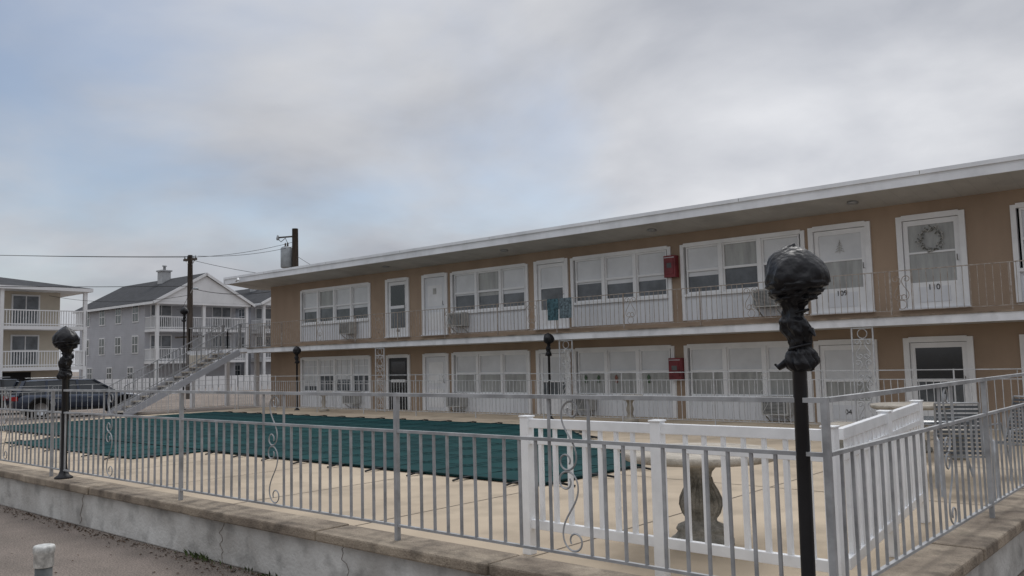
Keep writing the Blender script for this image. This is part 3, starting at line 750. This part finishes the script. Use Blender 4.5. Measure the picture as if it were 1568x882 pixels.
# ------------------------------------------------------------ leaves / weeds
lv=MB(); rl2=random.Random(5)
for i in range(1300):
    x=rl2.uniform(-16,-1.6); y=3.99-abs(rl2.gauss(0,.10))-.02
    if rl2.random()<.14: y=rl2.uniform(1.5,3.9)
    s_=rl2.uniform(.006,.022); a_=rl2.uniform(0,6.28); t=rl2.uniform(-.01,.01)
    c,sn=math.cos(a_)*s_,math.sin(a_)*s_
    lv.add([(x-c,y-sn,.006),(x+sn*.5,y-c*.5,.012+abs(t)),(x+c,y+sn,.007),(x-sn*.5,y+c*.5,.014)],[(0,1,2,3)],'leaf')
lv.build('fallen_leaves')
wd=MB()
for i in range(220):
    x=rl2.choice((rl2.gauss(-5.9,.35),rl2.gauss(-7.2,.15),rl2.gauss(-4.9,.3))); y=3.97-abs(rl2.gauss(0,.03)); h_=rl2.uniform(.02,.08); a_=rl2.uniform(0,6.28)
    wd.add([(x,y,0),(x+.012*math.cos(a_),y+.012*math.sin(a_),h_*.6),(x+.03*math.cos(a_+.4),y+.03*math.sin(a_+.4),h_),(x+.004,y+.008,h_*.5)],[(0,1,2,3)],'green')
wd.build('weeds')

# ------------------------------------------------------------ world
W=bpy.data.worlds.new('World'); S.world=W; W.use_nodes=True; nt=W.node_tree; nt.nodes.clear()
N=nt.nodes.new; Lk=nt.links.new
out=N('ShaderNodeOutputWorld'); bg1=N('ShaderNodeBackground'); bg2=N('ShaderNodeBackground'); mix=N('ShaderNodeMixShader')
sky=N('ShaderNodeTexSky'); sky.sky_type='NISHITA'; sky.sun_disc=False; SE,SA=rad(50),rad(-22)
sky.sun_elevation=SE; sky.sun_rotation=SA
Lk(sky.outputs[0],bg1.inputs[0]); bg1.inputs[1].default_value=.10
tc=N('ShaderNodeTexCoord'); sep=N('ShaderNodeSeparateXYZ'); Lk(tc.outputs['Generated'],sep.inputs[0])
def math_(op,a,b=None,c=None,clamp=False):
    n=N('ShaderNodeMath'); n.operation=op; n.use_clamp=clamp
    for i,q in enumerate((a,b,c)):
        if q is None: continue
        if isinstance(q,(int,float)): n.inputs[i].default_value=q
        else: Lk(q,n.inputs[i])
    return n.outputs[0]
zc=math_('MAXIMUM',sep.outputs[2],0.0); den=math_('ADD',zc,.30)
u=math_('DIVIDE',sep.outputs[0],den); v_=math_('DIVIDE',sep.outputs[1],den)
cmb=N('ShaderNodeCombineXYZ'); Lk(u,cmb.inputs[0]); Lk(v_,cmb.inputs[1]); cmb.inputs[2].default_value=1.7
def nz(scale,detail,rough,off=0,dist=0.0):
    mp=N('ShaderNodeMapping'); mp.inputs['Location'].default_value=(off,off*.7,0); Lk(cmb.outputs[0],mp.inputs[0])
    n=N('ShaderNodeTexNoise'); n.inputs['Scale'].default_value=scale; n.inputs['Detail'].default_value=detail; n.inputs['Roughness'].default_value=rough; n.inputs['Distortion'].default_value=dist
    Lk(mp.outputs[0],n.inputs['Vector']); return n.outputs['Fac']
n1=nz(1.3,6,.50,3.1,.25); n2=nz(1.5,6,.50,8.3,.25)
cr=N('ShaderNodeValToRGB'); Lk(n2,cr.inputs[0]); el=cr.color_ramp.elements
el[0].position=.35; el[0].color=(.42,.44,.49,1); el[1].position=.65; el[1].color=(.70,.71,.74,1)
dv=Vector((math.sin(SA)*math.cos(rad(14)),math.cos(SA)*math.cos(rad(14)),math.sin(rad(14))))
dt=N('ShaderNodeVectorMath'); dt.operation='DOT_PRODUCT'; Lk(tc.outputs['Generated'],dt.inputs[0]); dt.inputs[1].default_value=dv
lobe=math_('POWER',math_('MAXIMUM',dt.outputs['Value'],0.0),22.0)
gain=math_('MULTIPLY_ADD',lobe,.22,.93)
zen=N('ShaderNodeMapRange'); zen.interpolation_type='SMOOTHSTEP'; Lk(sep.outputs[2],zen.inputs[0])
zen.inputs[1].default_value=.42; zen.inputs[2].default_value=.85; zen.inputs[3].default_value=1.0; zen.inputs[4].default_value=2.25
gain=math_('MULTIPLY',gain,zen.outputs[0])
vm=N('ShaderNodeVectorMath'); vm.operation='SCALE'; Lk(cr.outputs[0],vm.inputs[0]); Lk(gain,vm.inputs['Scale'])
Lk(vm.outputs[0],bg2.inputs[0]); bg2.inputs[1].default_value=1.0
# cloud cover thins toward the west (-X): blue shows through there
mr=N('ShaderNodeMapRange'); mr.inputs[1].default_value=.22; mr.inputs[2].default_value=.55; mr.inputs[3].default_value=.28; mr.inputs[4].default_value=1.0; mr.interpolation_type='SMOOTHSTEP'
side=math_('MULTIPLY_ADD',sep.outputs[0],.62,.40)
Lk(math_('ADD',n1,side),mr.inputs[0])
Lk(mr.outputs[0],mix.inputs[0]); Lk(bg1.outputs[0],mix.inputs[1]); Lk(bg2.outputs[0],mix.inputs[2]); Lk(mix.outputs[0],out.inputs[0])
sl=bpy.data.lights.new('sun','SUN'); sl.energy=1.1; sl.angle=rad(25); sl.color=(1,.97,.93)
so=bpy.data.objects.new('sun',sl); S.collection.objects.link(so)
sd=Vector((math.sin(SA)*math.cos(SE),math.cos(SA)*math.cos(SE),math.sin(SE)))
so.rotation_euler=sd.to_track_quat('Z','Y').to_euler()

# ------------------------------------------------------------ camera
f,h,pi_,rr=1303.1,rad(41.22),rad(4.88),rad(1.34)
F=Vector((-math.sin(h)*math.cos(pi_),math.cos(h)*math.cos(pi_),math.sin(pi_)))
rt=Vector((math.cos(h),math.sin(h),0)); up=rt.cross(F)
R=rt*math.cos(rr)-up*math.sin(rr); U=up*math.cos(rr)+rt*math.sin(rr)
cd=bpy.data.cameras.new('camera'); cd.sensor_width=36; cd.lens=f/1568*36; cd.clip_end=5000; cd.clip_start=.05
co=bpy.data.objects.new('camera',cd); S.collection.objects.link(co)
mtx=Matrix((R,U,-F)).transposed().to_4x4(); mtx.translation=Vector((0,0,1.7)); co.matrix_world=mtx
S.camera=co
